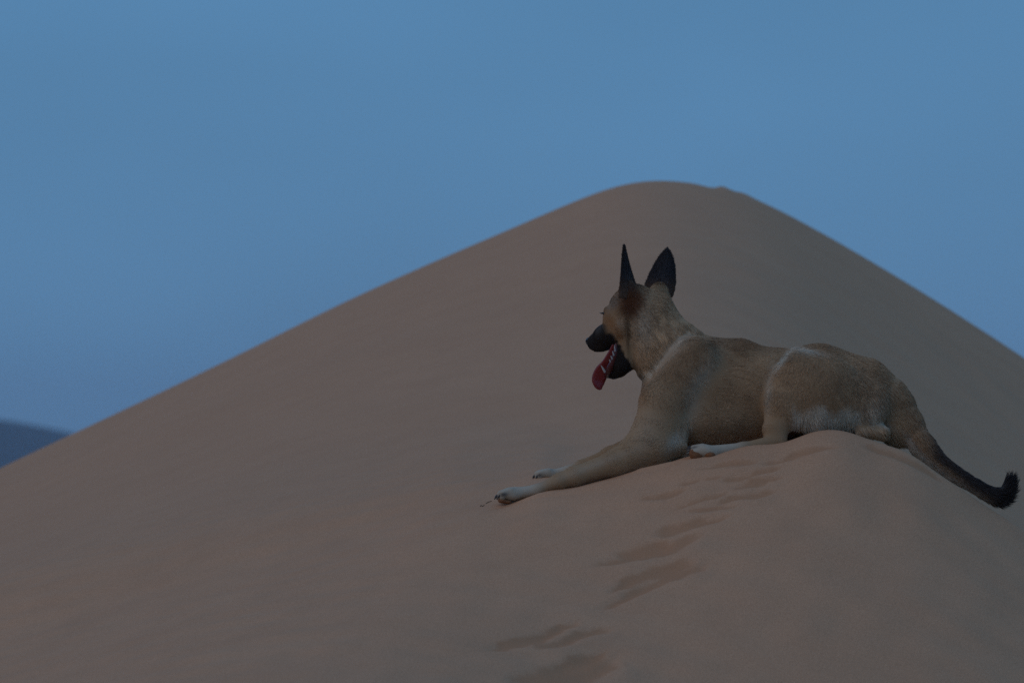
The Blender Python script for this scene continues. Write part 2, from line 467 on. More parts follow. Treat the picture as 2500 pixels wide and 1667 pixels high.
def polygonise(prims, h, pad=0.05):
    lo = np.min([bounds(p)[0] for p in prims], 0) - 3 * h
    hi = np.max([bounds(p)[1] for p in prims], 0) + 3 * h
    n = np.ceil((hi - lo) / h).astype(int) + 1
    ax = [lo[i] + h * np.arange(n[i], dtype=np.float32) for i in range(3)]
    D = np.full(n, 0.3, np.float32)
    for p in prims:
        b0, b1 = bounds(p)
        m = pad + p['k']
        i0 = np.maximum(((b0 - m - lo) / h).astype(int), 0); i1 = np.minimum(((b1 + m - lo) / h).astype(int) + 2, n)
        sl = tuple(slice(i0[i], i1[i]) for i in range(3))
        Gx, Gy, Gz = np.meshgrid(*[ax[i][sl[i]] for i in range(3)], indexing='ij')
        d = sdf_prim(Gx, Gy, Gz, p).astype(np.float32)
        if p.get('cut'): D[sl] = smax(D[sl], -d, p['k'])
        else: D[sl] = smin(D[sl], d, p['k'])
    # surface nets
    S = D < 0
    c = n - 1
    cnt = np.zeros(c, np.int8)
    for i in (0, 1):
        for j in (0, 1):
            for k in (0, 1):
                cnt += S[i:i + c[0], j:j + c[1], k:k + c[2]]
    cells = np.argwhere((cnt > 0) & (cnt < 8))
    vid = np.full(c, -1, np.int32); vid[tuple(cells.T)] = np.arange(len(cells))
    acc = np.zeros((len(cells), 3)); num = np.zeros(len(cells))
    corners = [(i, j, k) for i in (0, 1) for j in (0, 1) for k in (0, 1)]
    for ia, ca in enumerate(corners):
        for cb in corners[ia + 1:]:
            if sum(abs(u - v) for u, v in zip(ca, cb)) != 1: continue
            A = tuple((cells + ca).T); Bq = tuple((cells + cb).T)
            da, db = D[A], D[Bq]
            ok = (da < 0) != (db < 0)
            t = np.where(ok, da / np.where(ok, da - db, 1), 0)
            pt = np.array(ca) + t[:, None] * (np.array(cb) - np.array(ca))
            acc += pt * ok[:, None]; num += ok
    V = lo + h * (cells + acc / num[:, None])
    Fs = []
    for axn in range(3):
        o1, o2 = [(1, 2), (2, 0), (0, 1)][axn]
        sl0 = [slice(None)] * 3; sl1 = [slice(None)] * 3
        sl0[axn] = slice(0, -1); sl1[axn] = slice(1, None)
        s0, s1 = S[tuple(sl0)], S[tuple(sl1)]
        E = np.argwhere(s0 != s1)
        E = E[(E[:, o1] > 0) & (E[:, o2] > 0) & (E[:, o1] < c[o1]) & (E[:, o2] < c[o2])]
        ins = s0[tuple(E.T)]
        e1 = np.zeros(3, int); e1[o1] = 1; e2 = np.zeros(3, int); e2[o2] = 1
        q = np.stack([vid[tuple((E - e1 - e2).T)], vid[tuple((E - e2).T)], vid[tuple(E.T)], vid[tuple((E - e1).T)]], -1)
        q[~ins] = q[~ins][:, ::-1]
        Fs.append(q)
    F = np.concatenate(Fs); F = F[(F >= 0).all(1)]
    # light smoothing
    for it in range(2):
        s = np.zeros_like(V); w = np.zeros(len(V))
        for i in range(4):
            a, b = F[:, i], F[:, (i + 1) % 4]
            np.add.at(s, a, V[b]); np.add.at(w, a, 1)
        V = 0.5 * V + 0.5 * s / np.maximum(w, 1)[:, None]
    return V, F

PR = []
def cap(A, B, ra, rb, k=20, sy=1.0, flow=1, hair=12, cut=False, wide=0.0):
    a, b = P(A[0], A[1], A[2] / 1000.0), P(B[0], B[1], B[2] / 1000.0)
    p = dict(t='cap', a=a, b=b, ra=ra / 1000.0, rb=rb / 1000.0, k=k / 1000.0, sy=sy, hair=hair / 1000.0, cut=cut)
    f = (b - a) * flow if not isinstance(flow, tuple) else np.array(flow, float)
    p['flow'] = f / (np.linalg.norm(f) + 1e-9)
    PR.append(p); return p
def ell(C, R, k=20, rot=(0, 0, 0), flow=(1, 0, 0), hair=12, cut=False):
    from mathutils import Euler
    A = np.array(Euler([math.radians(v) for v in rot]).to_matrix()).T
    p = dict(t='ell', c=P(C[0], C[1], C[2] / 1000.0), r=np.array(R) / 1000.0, A=A, k=k / 1000.0, hair=hair / 1000.0, cut=cut)
    p['flow'] = np.array(flow, float) / np.linalg.norm(flow)
    PR.append(p); return p

#DOG
# ------------------------------------------------------------------ the dog: joints as (pixel x, pixel y, depth in mm), radii in mm
# trunk
cap((1676, 966, 130), (1860, 966, 130), 112, 109, 40, 0.78, (1, 0, -0.25), 10)
cap((1860, 964, 130), (2000, 947, 132), 106, 99, 40, 0.72, (1, 0, -0.25), 10)
cap((2000, 949, 132), (2100, 964, 134), 99, 84, 40, 0.84, (1, 0, -0.5), 13)
cap((2100, 966, 134), (2148, 988, 135), 82, 69, 40, 0.84, (0.8, 0, -0.7), 18)
ell((1670, 988, 130), (76, 86, 96), 22, flow=(0.3, 0, -1), hair=11)                       # brisket
cap((1690, 872, 128), (1800, 868, 130), 48, 37, 50, 0.9, (1, 0, -0.15), 11)                 # withers
ell((1745, 1030, 125), (120, 88, 58), 30, flow=(1, 0, -0.35), hair=11)                      # keel of the chest
# neck and ruff
cap((1696, 925, 128), (1622, 848, 130), 94, 78, 28, 0.80, -1, 21)
cap((1622, 848, 130), (1583, 788, 128), 78, 58, 28, 0.82, (0.45, 0, -1), 23)
cap((1562, 800, 104), (1614, 880, 118), 34, 28, 30, 0.9, (0.35, -0.1, -1), 20)
cap((1547, 838, 104), (1571, 900, 118), 15, 18, 16, 0.9, (0.35, -0.1, -1), 12)              # cheek ruff
# near shoulder and foreleg
cap((1694, 878, 66), (1618, 985, 40), 56, 52, 20, 0.75, (0.35, 0, -1), 10)
cap((1614, 985, 40), (1598, 1080, 18), 52, 50, 18, 0.75, (0.05, 0, -1), 9)
cap((1590, 1050, 30), (1545, 1105, 8), 38, 34, 30, 0.8, (-0.2, 0, -1), 8)
cap((1640, 1050, 45), (1648, 1085, 35), 34, 28, 30, 0.8, (0.3, 0, -1), 18)                  # point of the elbow
cap((1592, 1098, 12), (1505, 1130, 0), 46, 31, 26, 0.85, 1, 9)
cap((1505, 1130, 0), (1405, 1163, -12), 31, 24, 18, 0.9, 1, 7)
cap((1405, 1163, -12), (1366, 1174, -16), 24, 19, 14, 0.95, 1, 6)
cap((1366, 1174, -16), (1312, 1196, -20), 18, 13.0, 12, 1.1, 1, 5)
cap((1312, 1196, -20), (1262, 1204, -24), 13.0, 15, 12, 1.3, 1, 5)
ell((1246, 1206, -25), (24, 25, 17), 10, flow=(-1, 0, -0.1), hair=5)
for dy_, ex in ((-20, 1229), (-7, 1223), (7, 1222), (19, 1227)):
    cap((1248, 1198, -25 + dy_ * 0.8), (ex, 1205, -25 + dy_), 9.0, 8.6, 2.5, 1, 1, 3)
    cap((ex, 1205, -25 + dy_), (ex - 3, 1216, -25 + dy_), 8.6, 7.2, 2.5, 1, 1, 3)
ell((1374, 1186, -24), (8, 7, 7), 6, flow=(-1, 0, -0.1), hair=4)
# far foreleg
cap((1600, 1074, 225), (1492, 1114, 232), 40, 24, 20, 0.9, 1, 8)
cap((1492, 1114, 232), (1420, 1139, 232), 22, 17, 14, 1, 1, 6)
cap((1420, 1139, 232), (1366, 1154, 230), 15, 12, 10, 1.2, 1, 5)
ell((1338, 1157, 228), (27, 24, 14), 10, flow=(-1, 0, -0.1), hair=5)
for dy_, ex in ((-18, 1320), (-6, 1313), (6, 1312), (17, 1317)):
    cap((1340, 1151, 228 + dy_ * 0.8), (ex, 1156, 228 + dy_), 9, 8.2, 2.5, 1, 1, 3)
    cap((ex, 1157, 228 + dy_), (ex - 2, 1167, 228 + dy_), 8.2, 7.0, 2.5, 1, 1, 3)
# near thigh, stifle, shank, hind foot
ell((1985, 958, 46), (104, 64, 102), 10, rot=(0, 22, 0), flow=(0.25, 0, -1), hair=10)
cap((1962, 938, 38), (1926, 984, 22), 80, 58, 10, 0.62, (-0.1, 0, -1), 11)
cap((2010, 958, 54), (2105, 990, 66), 86, 62, 26, 0.66, (0.45, 0, -1), 16)
cap((1922, 985, 36), (1893, 1048, 12), 53, 29, 20, 0.72, (-0.1, 0, -1), 8)
cap((1893, 1048, 12), (1893, 1080, 2), 28, 23, 14, 0.8, (-0.1, 0, -1), 7)
cap((1900, 1080, 2), (1815, 1094, -30), 21, 14, 12, 0.95, 1, 5)
cap((1815, 1094, -30), (1750, 1101, -52), 14, 15, 12, 1.1, 1, 5)
ell((1722, 1101, -60), (32, 24, 17), 10, rot=(0, 8, 0), flow=(-1, 0, 0), hair=5)
for dy_, ez in ((-14, 1104), (-3, 1098), (8, 1095), (17, 1094)):
    cap((1715, ez - 2, -60 + dy_ * 0.7), (1692, ez, -62 + dy_), 9, 8, 5, 1, 1, 4)
# underside of the rump, the folded far hind leg
cap((2104, 1048, 50), (2148, 1054, 56), 17, 20, 14, 0.9, (0.6, 0, -0.6), 16)
cap((2110, 1000, 180), (1930, 1050, 240), 60, 50, 30, 0.8, (-0.2, 0, -1), 12)
cap((1850, 1078, 150), (1770, 1080, 130), 16, 12, 12, 1.0, 1, 8)
cap((2160, 1000, 130), (2180, 1050, 120), 60, 34, 26, 0.8, (0.4, 0, -1), 26)
# tail
TAIL = np.array([(2154, 984, 132, 54, 20), (2203, 1030, 122, 38, 24), (2246, 1081, 96, 30, 24), (2282, 1121, 62, 23, 24), (2322, 1151, 36, 18, 23), (2370, 1180, 16, 15, 22),
                 (2408, 1202, 8, 16.5, 22), (2438, 1212, 6, 19, 22), (2456, 1200, 6, 15.5, 20), (2465, 1178, 8, 9, 20)], float)
def catmull(A, m=3):
    out = []
    for q in np.linspace(0, len(A) - 1, (len(A) - 1) * m + 1):
        i = min(int(q), len(A) - 2); f = q - i
        p0, p1, p2, p3 = A[max(i - 1, 0)], A[i], A[i + 1], A[min(i + 2, len(A) - 1)]
        out.append(0.5 * (2 * p1 + (p2 - p0) * f + (2 * p0 - 5 * p1 + 4 * p2 - p3) * f * f + (3 * p1 - p0 - 3 * p2 + p3) * f ** 3))
    return np.array(out)
TL = catmull(TAIL, 2)
for i_ in range(len(TL) - 1):
    a_, b_ = TL[i_], TL[i_ + 1]
    cap(tuple(a_[:3]), tuple(b_[:3]), a_[3], b_[3], 1 if i_ > 2 else 24, 0.85, 1, a_[4])
N_BODY = len(PR)
# head, turned away to the left
cap((1583, 772, 128), (1552, 748, 122), 58, 52, 30, 0.95, (0.8, -0.2, -0.5), 12)
cap((1598, 754, 138), (1612, 780, 134), 40, 38, 22, 0.9, (0.6, 0, -0.8), 16)
ell((1541, 757, 122), (48, 50, 52), 24, flow=(0.7, -0.3, -0.1), hair=9)
ell((1518, 752, 118), (28, 36, 30), 16, flow=(0.5, -0.4, 0.6), hair=6)                       # forehead and brow
cap((1518, 802, 100), (1508, 782, 110), 28, 27, 26, 0.85, (0.6, -0.3, -0.6), 9)               # near cheek
ell((1489, 773, 116), (17, 20, 20), 10, flow=(0.5, -0.5, -0.4), hair=5)                       # under the eye
ell((1485, 758, 118), (12, 14, 8), 6, flow=(0.3, -0.5, 0.8), hair=7)                          # brow ridge
cap((1545, 730, 96), (1536, 700, 88), 24, 14, 16, 0.8, (-0.1, 0, 1), 9)                    # roots of the ears
cap((1600, 742, 150), (1608, 716, 158), 30, 24, 18, 0.6, (0.2, 0, 1), 12)
N_MUZ = len(PR)
cap((1502, 808, 128), (1478, 823, 170), 36, 29, 14, 0.95, (1, -0.4, 0.2), 5)                  # muzzle
cap((1478, 823, 170), (1454, 836, 208), 29, 22, 12, 0.95, (1, -0.5, 0.3), 3)
cap((1456, 846, 188), (1482, 845, 156), 14, 14, 8, 0.8, (0.5, 0, -1), 3)                       # lip
cap((1528, 838, 104), (1522, 884, 118), 22, 26, 10, 0.85, (0.5, 0, -1), 5)                     # lower jaw
cap((1522, 884, 118), (1498, 908, 152), 24, 17, 10, 0.9, (0.6, 0, -0.6), 5)
cap((1530, 878, 112), (1512, 902, 138), 17, 19, 10, 0.9, (0.6, 0, -0.6), 6)
cap((1498, 908, 152), (1486, 912, 172), 15, 12, 8, 0.9, (0.5, 0, -0.6), 4)
cap((1478, 868, 172), (1500, 848, 132), 9, 7, 4, 1.0, (1, 0, 0), 2, cut=True)
N_HEAD = len(PR)

BV, BF = polygonise(PR, 0.004)
print('dog body', len(BV), len(BF))

# ------------------------------------------------------------------ coat: colour, lie and length of the hair
def prim_weights(Pn):
    W = []
    for p in PR:
        if p['cut']: W.append(np.zeros(len(Pn))); continue
        d = sdf_prim(Pn[:, 0], Pn[:, 1], Pn[:, 2], p)
        W.append(np.exp(-np.maximum(d, 0) / 0.010))
    return np.array(W)

def blob(px, py, cx_, cy_, rx_, ry_, ang=0.0, pw=2.0):
    c, s = math.cos(math.radians(ang)), math.sin(math.radians(ang))
    u = ((px - cx_) * c + (py - cy_) * s) / rx_
    v = (-(px - cx_) * s + (py - cy_) * c) / ry_
    return np.exp(-(u * u + v * v) ** (pw / 2))

FAWN = np.array([0.410, 0.285, 0.168]); PALE = np.array([0.56, 0.54, 0.45]); RED = np.array([0.120, 0.048, 0.022])
BROWN = np.array([0.225, 0.147, 0.084]); BLACK = np.array([0.012, 0.012, 0.014]); GREY = np.array([0.15, 0.15, 0.145]); DKRED = np.array([0.27, 0.125, 0.05])
def coat(Pn, W):
    x, y, z = Pn.T
    px, py = to_px(x, y, z)
    near = y < 0.13
    c = np.repeat(FAWN[None], len(Pn), 0)
    def put(col, w):
        nonlocal c
        w = np.clip(w, 0, 1)[:, None]; c = c * (1 - w) + col * w
    soft = 0.5 + 0.5 * np.clip(sines(px / 1000, py / 1000, 31, 0.09, 10), -1, 1)
    put(BROWN, 0.20 * soft)
    put(BROWN, 0.75 * blob(px, py, 1800, 836, 150, 22, 3))                    # saddle along the back
    put(BROWN, 0.55 * blob(px, py, 1975, 842, 170, 18, 3))
    put(BROWN, 0.75 * blob(px, py, 1690, 862, 95, 15, -33))                   # shading of the fold before the shoulder, painted brown
    put(BROWN, 0.45 * blob(px, py, 1690, 910, 22, 60, 25))
    put(BROWN, 0.5 * blob(px, py, 1800, 850, 30, 60, 30))
    put(BROWN, 0.45 * blob(px, py, 2140, 950, 50, 80, -35))
    put(BROWN, 0.35 * blob(px, py, 1990, 985, 80, 30, 10))
    put(DKRED, 0.35 * blob(px, py, 1850, 842, 40, 12, 12))
    put(DKRED, 0.4 * blob(px, py, 1572, 960, 14, 30, 10))
    n1 = near * 1.0
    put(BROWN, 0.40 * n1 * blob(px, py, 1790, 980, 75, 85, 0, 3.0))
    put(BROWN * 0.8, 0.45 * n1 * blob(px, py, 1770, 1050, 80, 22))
    put(FAWN * 1.15, 0.6 * n1 * blob(px, py, 1600, 830, 60, 70))
    put(BROWN, 0.5 * n1 * blob(px, py, 1655, 905, 40, 55, 30))
    put(PALE, 0.18 * n1 * blob(px, py, 1575, 1050, 30, 70, 8))
    put(BROWN, 0.45 * n1 * blob(px, py, 1600, 1120, 60, 20, -15))
    put(PALE, 0.28 * blob(px, py, 1440, 1140, 120, 10, -21))  # light along the top of the forearm, painted into the coat
    put(BROWN, 0.5 * n1 * blob(px, py, 2040, 930, 90, 50, 10))
    put(PALE, 0.85 * n1 * blob(px, py, 1590, 898, 62, 15, -47))              # pale stripe along the neck base
    put(PALE, 0.45 * n1 * blob(px, py, 1648, 838, 40, 18, -40))
    put(PALE, 0.36 * n1 * blob(px, py, 1712, 922, 62, 19, -58))              # pale streak behind the shoulder
    put(PALE, 0.28 * n1 * blob(px, py, 1690, 990, 55, 18, -80))
    put(PALE, 0.65 * n1 * blob(px, py, 1650, 1072, 30, 14, -50))
    put(PALE, 0.45 * n1 * blob(px, py, 1565, 790, 22, 45, 8))
    put(PALE, 0.9 * n1 * blob(px, py, 1912, 877, 40, 7, -52))                # pale line round the thigh
    put(PALE, 0.85 * n1 * blob(px, py, 1965, 856, 42, 6, 12))
    put(PALE, 0.40 * n1 * blob(px, py, 1876, 960, 9, 70, 5))
    put(PALE, 0.85 * sstep(985, 1012, py + 10 * np.clip(sines(px / 100, py / 400, 41, 0.35, 6), -1, 1)) * sstep(1925, 1950, px) * sstep(2112, 2085, px) * n1)
    put(PALE, 0.55 * n1 * blob(px, py, 2130, 1015, 28, 40, 12))
    put(FAWN, 0.9 * blob(px, py, 2130, 1052, 50, 20, 6, 4.0)); put(PALE, 0.5 * n1 * blob(px, py, 2150, 1033, 26, 7, 15))
    # legs and feet
    put(PALE, 0.75 * sstep(1345, 1285, px) * sstep(1130, 1150, py) * (y < 0.1))
    put(PALE, 0.8 * sstep(1420, 1370, px) * (y > 0.12))
    put(PALE, 0.70 * sstep(1845, 1780, px) * sstep(1070, 1082, py) * sstep(1670, 1690, px) * (y < 0.02))
    put(GREY * 0.6, 0.35 * blob(px, py, 1440, 1180, 90, 12, -17))
    put(np.array([0.03, 0.035, 0.05]), 0.9 * blob(px, py, 1229, 1207, 10, 5, -10))
    put(np.array([0.03, 0.035, 0.05]), 0.85 * blob(px, py, 1317, 1160, 7, 5, -20))
    put(np.array([0.03, 0.035, 0.05]), 0.7 * blob(px, py, 1694, 1092, 10, 3, -15))
    put(BROWN * 0.8, 0.6 * blob(px, py, 1228, 1222, 14, 8))
    put(BROWN * 0.8, 0.6 * blob(px, py, 1312, 1172, 12, 6))
    # tail: fawn above, dark ridge, pale below, black tip
    tl = sstep(2185, 2215, px)
    axis_y = np.interp(px, [2180, 2200, 2243, 2282, 2322, 2370, 2408, 2438, 2470], [1010, 1032, 1084, 1122, 1151, 1180, 1202, 1212, 1200])
    put(BROWN, 0.5 * tl)
    put(GREY, 0.5 * tl * sstep(-4, 14, py - axis_y))
    put(PALE, 0.40 * tl * sstep(2, 22, py - axis_y) * sstep(2410, 2330, px))
    put(BLACK * 1.5, 0.90 * sstep(2235, 2290, px) * sstep(9, -10, py - axis_y))
    put(BLACK * 1.5, 0.85 * sstep(2290, 2370, px) * sstep(22, 0, py - axis_y))
    put(BLACK, 0.95 * sstep(2385, 2430, px))
    # head
    hd = W[N_BODY:N_MUZ].max(0); mz = W[N_MUZ:N_HEAD].max(0)
    head = np.clip(hd, 0, 1) * (px < 1600) * (py < 900)
    put(BROWN, 0.35 * head)
    put(RED, 0.97 * blob(px, py, 1539, 735, 31, 43, 14, 4.0) * (y < 0.15))
    put(RED * 0.6, 0.8 * blob(px, py, 1530, 750, 16, 24, 20) * (y < 0.15))
    put(GREY, 0.9 * head * blob(px, py, 1497, 740, 14, 30, 25, 3.0))
    put(DKRED, 0.8 * head * blob(px, py, 1488, 785, 16, 24, -10))
    put(DKRED, 0.7 * head * blob(px, py, 1514, 828, 9, 34, -14))
    put(PALE, 0.35 * head * blob(px, py, 1511, 785, 8, 14, -10))
    put(BROWN * 0.35, 0.85 * blob(px, py, 1530, 806, 5, 52, -5, 3.0) * (y < 0.15))
    side = 1499 + (py - 815) * 0.56 - px + 3 * np.clip(sines(px / 100, py / 100, 61, 0.12, 6), -1, 1)
    low = sstep(-2, 5, side) * sstep(806, 818, py) * sstep(1000, 960, py)
    front = sstep(1490, 1468, px - (py - 800) * 0.35) * sstep(784, 794, py)
    put(BLACK, 0.97 * np.clip(np.maximum(low, front) * sstep(0.35, 0.75, mz), 0, 1))
    put(BLACK * 2, 0.75 * blob(px, py, 1538, 700, 18, 16, 0, 3.0))
    put(BROWN * 0.6, 0.55 * blob(px, py, 1618, 698, 22, 14))
    put(GREY * 0.6, 0.6 * (mz > 0.8) * blob(px, py, 1460, 804, 20, 10, -45))  # grey sheen on top of the muzzle, painted into the coat
    put(BLACK, 0.5 * blob(px, py, 1555, 905, 8, 30, -25))
    return c

dog = bpy.data.objects.new('dog', None)
COL.objects.link(dog)
base = P(1650, 1120, 0.10)
dog.location = base
tag(dog, 'fawn prick-eared dog with black muzzle lying on the dune crest, tongue hanging out', 'dog')
OFF = np.array(base)
def part(name, V, F, mat, parent, smooth=True):
    o = mesh_np(name, np.asarray(V) - OFF, F, mat, None, smooth)
    o.parent = parent
    return o

body = part('body', BV, BF, M_SKIN, dog)
BW = prim_weights(BV)
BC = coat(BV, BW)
point_attr(body.data, 'coat', BC * 0.80)

# ------------------------------------------------------------------ ears
def ear(A, tipP, wdir, odir, prof_s, prof_w, Wd, cupd, lean, name='ear'):
    b = P(*A[:2], A[2] / 1000.0); t = P(*tipP[:2], tipP[2] / 1000.0)
    u = t - b
    w = np.array(wdir, float); w /= np.linalg.norm(w)
    n = np.array(odir, float); n /= np.linalg.norm(n)
    ns, nv = 26, 17
    S = np.linspace(0, 1, ns); Vv = np.linspace(-1, 1, nv)
    prof = np.interp(S, prof_s, prof_w)
    outer, inner = [], []
    for s, pw in zip(S, prof):
        for v in Vv:
            hw = Wd / 2000.0 * pw
            c = cupd * (1 - 0.45 * s)
            th = 0.0035 * (1 - 0.6 * abs(v) ** 3) * (1 - 0.5 * s)
            p = b + u * s + w * hw * v * (1 - 0.15 * c) + n * hw * c * (v * v) + w * lean[0] / 1000.0 * math.sin(math.pi * s) + w * lean[1] / 1000 * s * s
            p = p + n * 0.006 * math.sin(2.2 * s)
            outer.append(p - n * th); inner.append(p + n * th)
    V = np.array(outer + inner)
    i0 = np.arange(ns * nv).reshape(ns, nv); i1 = i0 + ns * nv
    F = []
    for i in range(ns - 1):
        for j in range(nv - 1):
            F.append([i0[i, j], i0[i, j + 1], i0[i + 1, j + 1], i0[i + 1, j]])
            F.append([i1[i, j], i1[i + 1, j], i1[i + 1, j + 1], i1[i, j + 1]])
        F.append([i0[i, 0], i0[i + 1, 0], i1[i + 1, 0], i1[i, 0]])
        F.append([i0[i, -1], i1[i, -1], i1[i + 1, -1], i0[i + 1, -1]])
    for j in range(nv - 1):
        F.append([i0[-1, j], i0[-1, j + 1], i1[-1, j + 1], i1[-1, j]])
        F.append([i0[0, j], i1[0, j], i1[0, j + 1], i0[0, j + 1]])
    o = part(name, V, np.array(F), M_SKIN, dog)
    s_all = np.concatenate([np.repeat(S, nv)] * 2)
    col = np.array([0.034, 0.033, 0.037])[None] * np.ones((len(V), 1))
    v_all = np.concatenate([np.tile(Vv, ns)] * 2)
    col = col * (0.75 + 0.9 * (1 - np.abs(v_all)) * (1 - 0.5 * s_all))[:, None]
    k = sstep(0.50, 0.05, s_all)[:, None]
    col = col * (1 - 0.55 * k) + np.array([0.17, 0.095, 0.055]) * 0.55 * k
    point_attr(o.data, 'coat', col)
    return V, np.array(F), col, u / np.linalg.norm(u)
EARS = [ear((1546, 726, 98), (1528, 601, 76), (0.50, 0.85, 0.10), (-0.85, 0.50, 0.1), [0, 0.15, 0.30, 0.5, 0.7, 0.88, 0.97, 1], [1.45, 1.28, 1.0, 0.70, 0.46, 0.24, 0.11, 0.02], 74, 0.22, (0, 0)),
        ear((1608, 728, 160), (1630, 608, 166), (0.97, 0.22, 0.02), (-0.22, 0.97, 0.1), [0, 0.1, 0.27, 0.4, 0.53, 0.68, 0.82, 0.93, 0.98, 1], [0.97, 1.02, 1.0, 0.92, 0.82, 0.68, 0.49, 0.27, 0.12, 0.03], 82, 0.30, (2, 0))]
EARS_OBJ = [o for o in dog.children if o.name.startswith('ear')]
EARS_OBJ[0]['label'] = 'slim dark near ear seen edge on'
EARS_OBJ[1]['label'] = 'broad dark far ear seen from behind'

# ------------------------------------------------------------------ nose, tongue, gums, teeth, eye, claws, pads
def sdf_part(name, fn, mat, parent, h=0.0016):
    global PR
    keep = PR; PR = []
    fn(); V, F = polygonise(PR, h, 0.012)
    PR = keep
    return part(name, V, F, mat, parent)

def nose_fn():
    ell((1439, 832, 222), (10, 13, 9), 5)
    cap((1437, 838, 222), (1442, 846, 216), 5, 5, 5)
    ell((1434, 834, 216), (3, 4, 2.5), 2, cut=True)
sdf_part('nose', nose_fn, M_NOSE, dog)

def loft(name, pts, hw, ht, wv, mat, parent, nseg=14):
    C = np.array([P(p[0], p[1], p[2] / 1000.0) for p in pts])
    # resample smoothly
    t = np.arange(len(C)); tt = np.linspace(0, len(C) - 1, (len(C) - 1) * 5 + 1)
    def cr(A):
        A = np.asarray(A, float)
        out = []
        for q in tt:
            i = min(int(q), len(A) - 2); f = q - i
            p0, p1, p2, p3 = A[max(i - 1, 0)], A[i], A[i + 1], A[min(i + 2, len(A) - 1)]
            out.append(0.5 * (2 * p1 + (p2 - p0) * f + (2 * p0 - 5 * p1 + 4 * p2 - p3) * f * f + (3 * p1 - p0 - 3 * p2 + p3) * f ** 3))
        return np.array(out)
    C = cr(C); hw = np.maximum(cr(np.array(hw, float)), 0.1); ht = np.maximum(cr(np.array(ht, float)), 0.1)
    T = np.gradient(C, axis=0); T /= np.linalg.norm(T, axis=1)[:, None]
    wv = np.array(wv, float)
    W_ = wv[None] - (T @ wv)[:, None] * T; W_ /= np.linalg.norm(W_, axis=1)[:, None]
    Nn = np.cross(T, W_)
    V = []
    for c, w, n_, a, b in zip(C, W_, Nn, hw, ht):
        for k in range(nseg):
            th = 2 * math.pi * k / nseg
            dip = -0.35 * b * math.exp(-(math.cos(th) * 2.2) ** 2) * (1 if math.sin(th) > 0 else 0)
            V.append(c + w * a / 1000 * math.cos(th) + n_ * (b * math.sin(th) + dip) / 1000)
    n = len(C); V = V + [C[0], C[-1]]
    F = []
    for i in range(n - 1):
        for k in range(nseg):
            k2 = (k + 1) % nseg
            F.append([i * nseg + k, i * nseg + k2, (i + 1) * nseg + k2, (i + 1) * nseg + k])
    for k in range(nseg):
        k2 = (k + 1) % nseg
        F.append([n * nseg, k2, k, k]); F.append([n * nseg + 1, (n - 1) * nseg + k, (n - 1) * nseg + k2, (n - 1) * nseg + k2])
    me = bpy.data.meshes.new(name)
    me.from_pydata([tuple(v - OFF) for v in V], [], [f if f[2] != f[3] else f[:3] for f in F])
    me.update()
    for p in me.polygons: p.use_smooth = True
    me.materials.append(mat)
    o = bpy.data.objects.new(name, me); COL.objects.link(o); o.parent = parent
    return o

loft('tongue', [(1504, 838, 118), (1493, 862, 128), (1481, 886, 140), (1469, 906, 150), (1462, 926, 154), (1463, 942, 154), (1467, 951, 154)],
     [8, 9, 12, 17, 17.5, 12, 3], [5, 6, 6, 5, 4, 3.5, 1.5], (0.86, 0.10, -0.50), M_TONGUE, dog)
loft('gum', [(1507, 838, 106), (1505, 860, 104), (1500, 880, 110), (1492, 897, 122), (1485, 909, 138), (1480, 920, 152)],
     [6, 8, 10, 11, 9, 4], [7, 8, 9, 10, 9, 4], (0.8, 0.2, 0.4), M_GUM, dog)
for (bx_, by_, tx_, ty_, r0, dd) in ((1502, 858, 1500, 842, 3.2, 97), (1499, 868, 1495, 857, 3.2, 97), (1495, 877, 1491, 868, 3.0, 101), (1491, 884, 1487, 877, 2.6, 106),
                                     (1478, 909, 1467, 891, 4.6, 128)):
    loft('tooth', [(bx_, by_, dd), ((bx_ + tx_) / 2, (by_ + ty_) / 2, dd - 1), (tx_, ty_, dd - 1)], [r0 * 0.72, r0 * 0.6, 0.4], [r0 * 0.55, r0 * 0.45, 0.3], (1, 0.2, 0.3), M_TOOTH, dog, 8)

def eye_fn():
    ell((1477, 766, 112), (6, 8, 5), 3)
sdf_part('eye', eye_fn, M_EYE, dog)
def far_eye_fn():
    ell((1502, 768, 152), (7, 7, 6), 3)
sdf_part('eye', far_eye_fn, M_EYE, dog)
for i in range(6):
    a0 = (1476 - i * 0.6, 764 + (i % 2) * 1.5, 108 + i * 2)
    loft('eyelash', [a0, (a0[0] - 5, a0[1] - 1 + i * 0.3, a0[2] - 2), (a0[0] - 10, a0[1] + 1 - i * 0.8, a0[2] - 3)], [0.8, 0.6, 0.2], [0.8, 0.6, 0.2], (0, 1, 0.2), M_CLAW, dog, 5)

for dy_, ex in ((-20, 1229), (-7, 1223), (7, 1222), (19, 1227)):
    loft('claw', [(ex - 5, 1208, -25 + dy_), (ex - 11, 1212, -26 + dy_), (ex - 15, 1219, -26 + dy_)], [3.2, 2.6, 0.6], [3.4, 2.8, 0.6], (0, 1, 0), M_CLAW, dog, 8)
for dy_, ex in ((-18, 1320), (-6, 1313), (6, 1312), (17, 1317)):
    loft('claw', [(ex - 4, 1160, 228 + dy_), (ex - 9, 1163, 227 + dy_), (ex - 12, 1169, 227 + dy_)], [3.0, 2.4, 0.6], [3.2, 2.6, 0.6], (0, 1, 0), M_CLAW, dog, 8)
for dy_, ez in ((-14, 1104), (-3, 1098), (8, 1095), (17, 1094)):
    loft('claw', [(1688, ez - 3, -62 + dy_), (1681, ez - 3, -63 + dy_), (1676, ez + 1, -63 + dy_)], [3.0, 2.4, 0.6], [3.2, 2.6, 0.6], (0, 1, 0), M_CLAW, dog, 8)
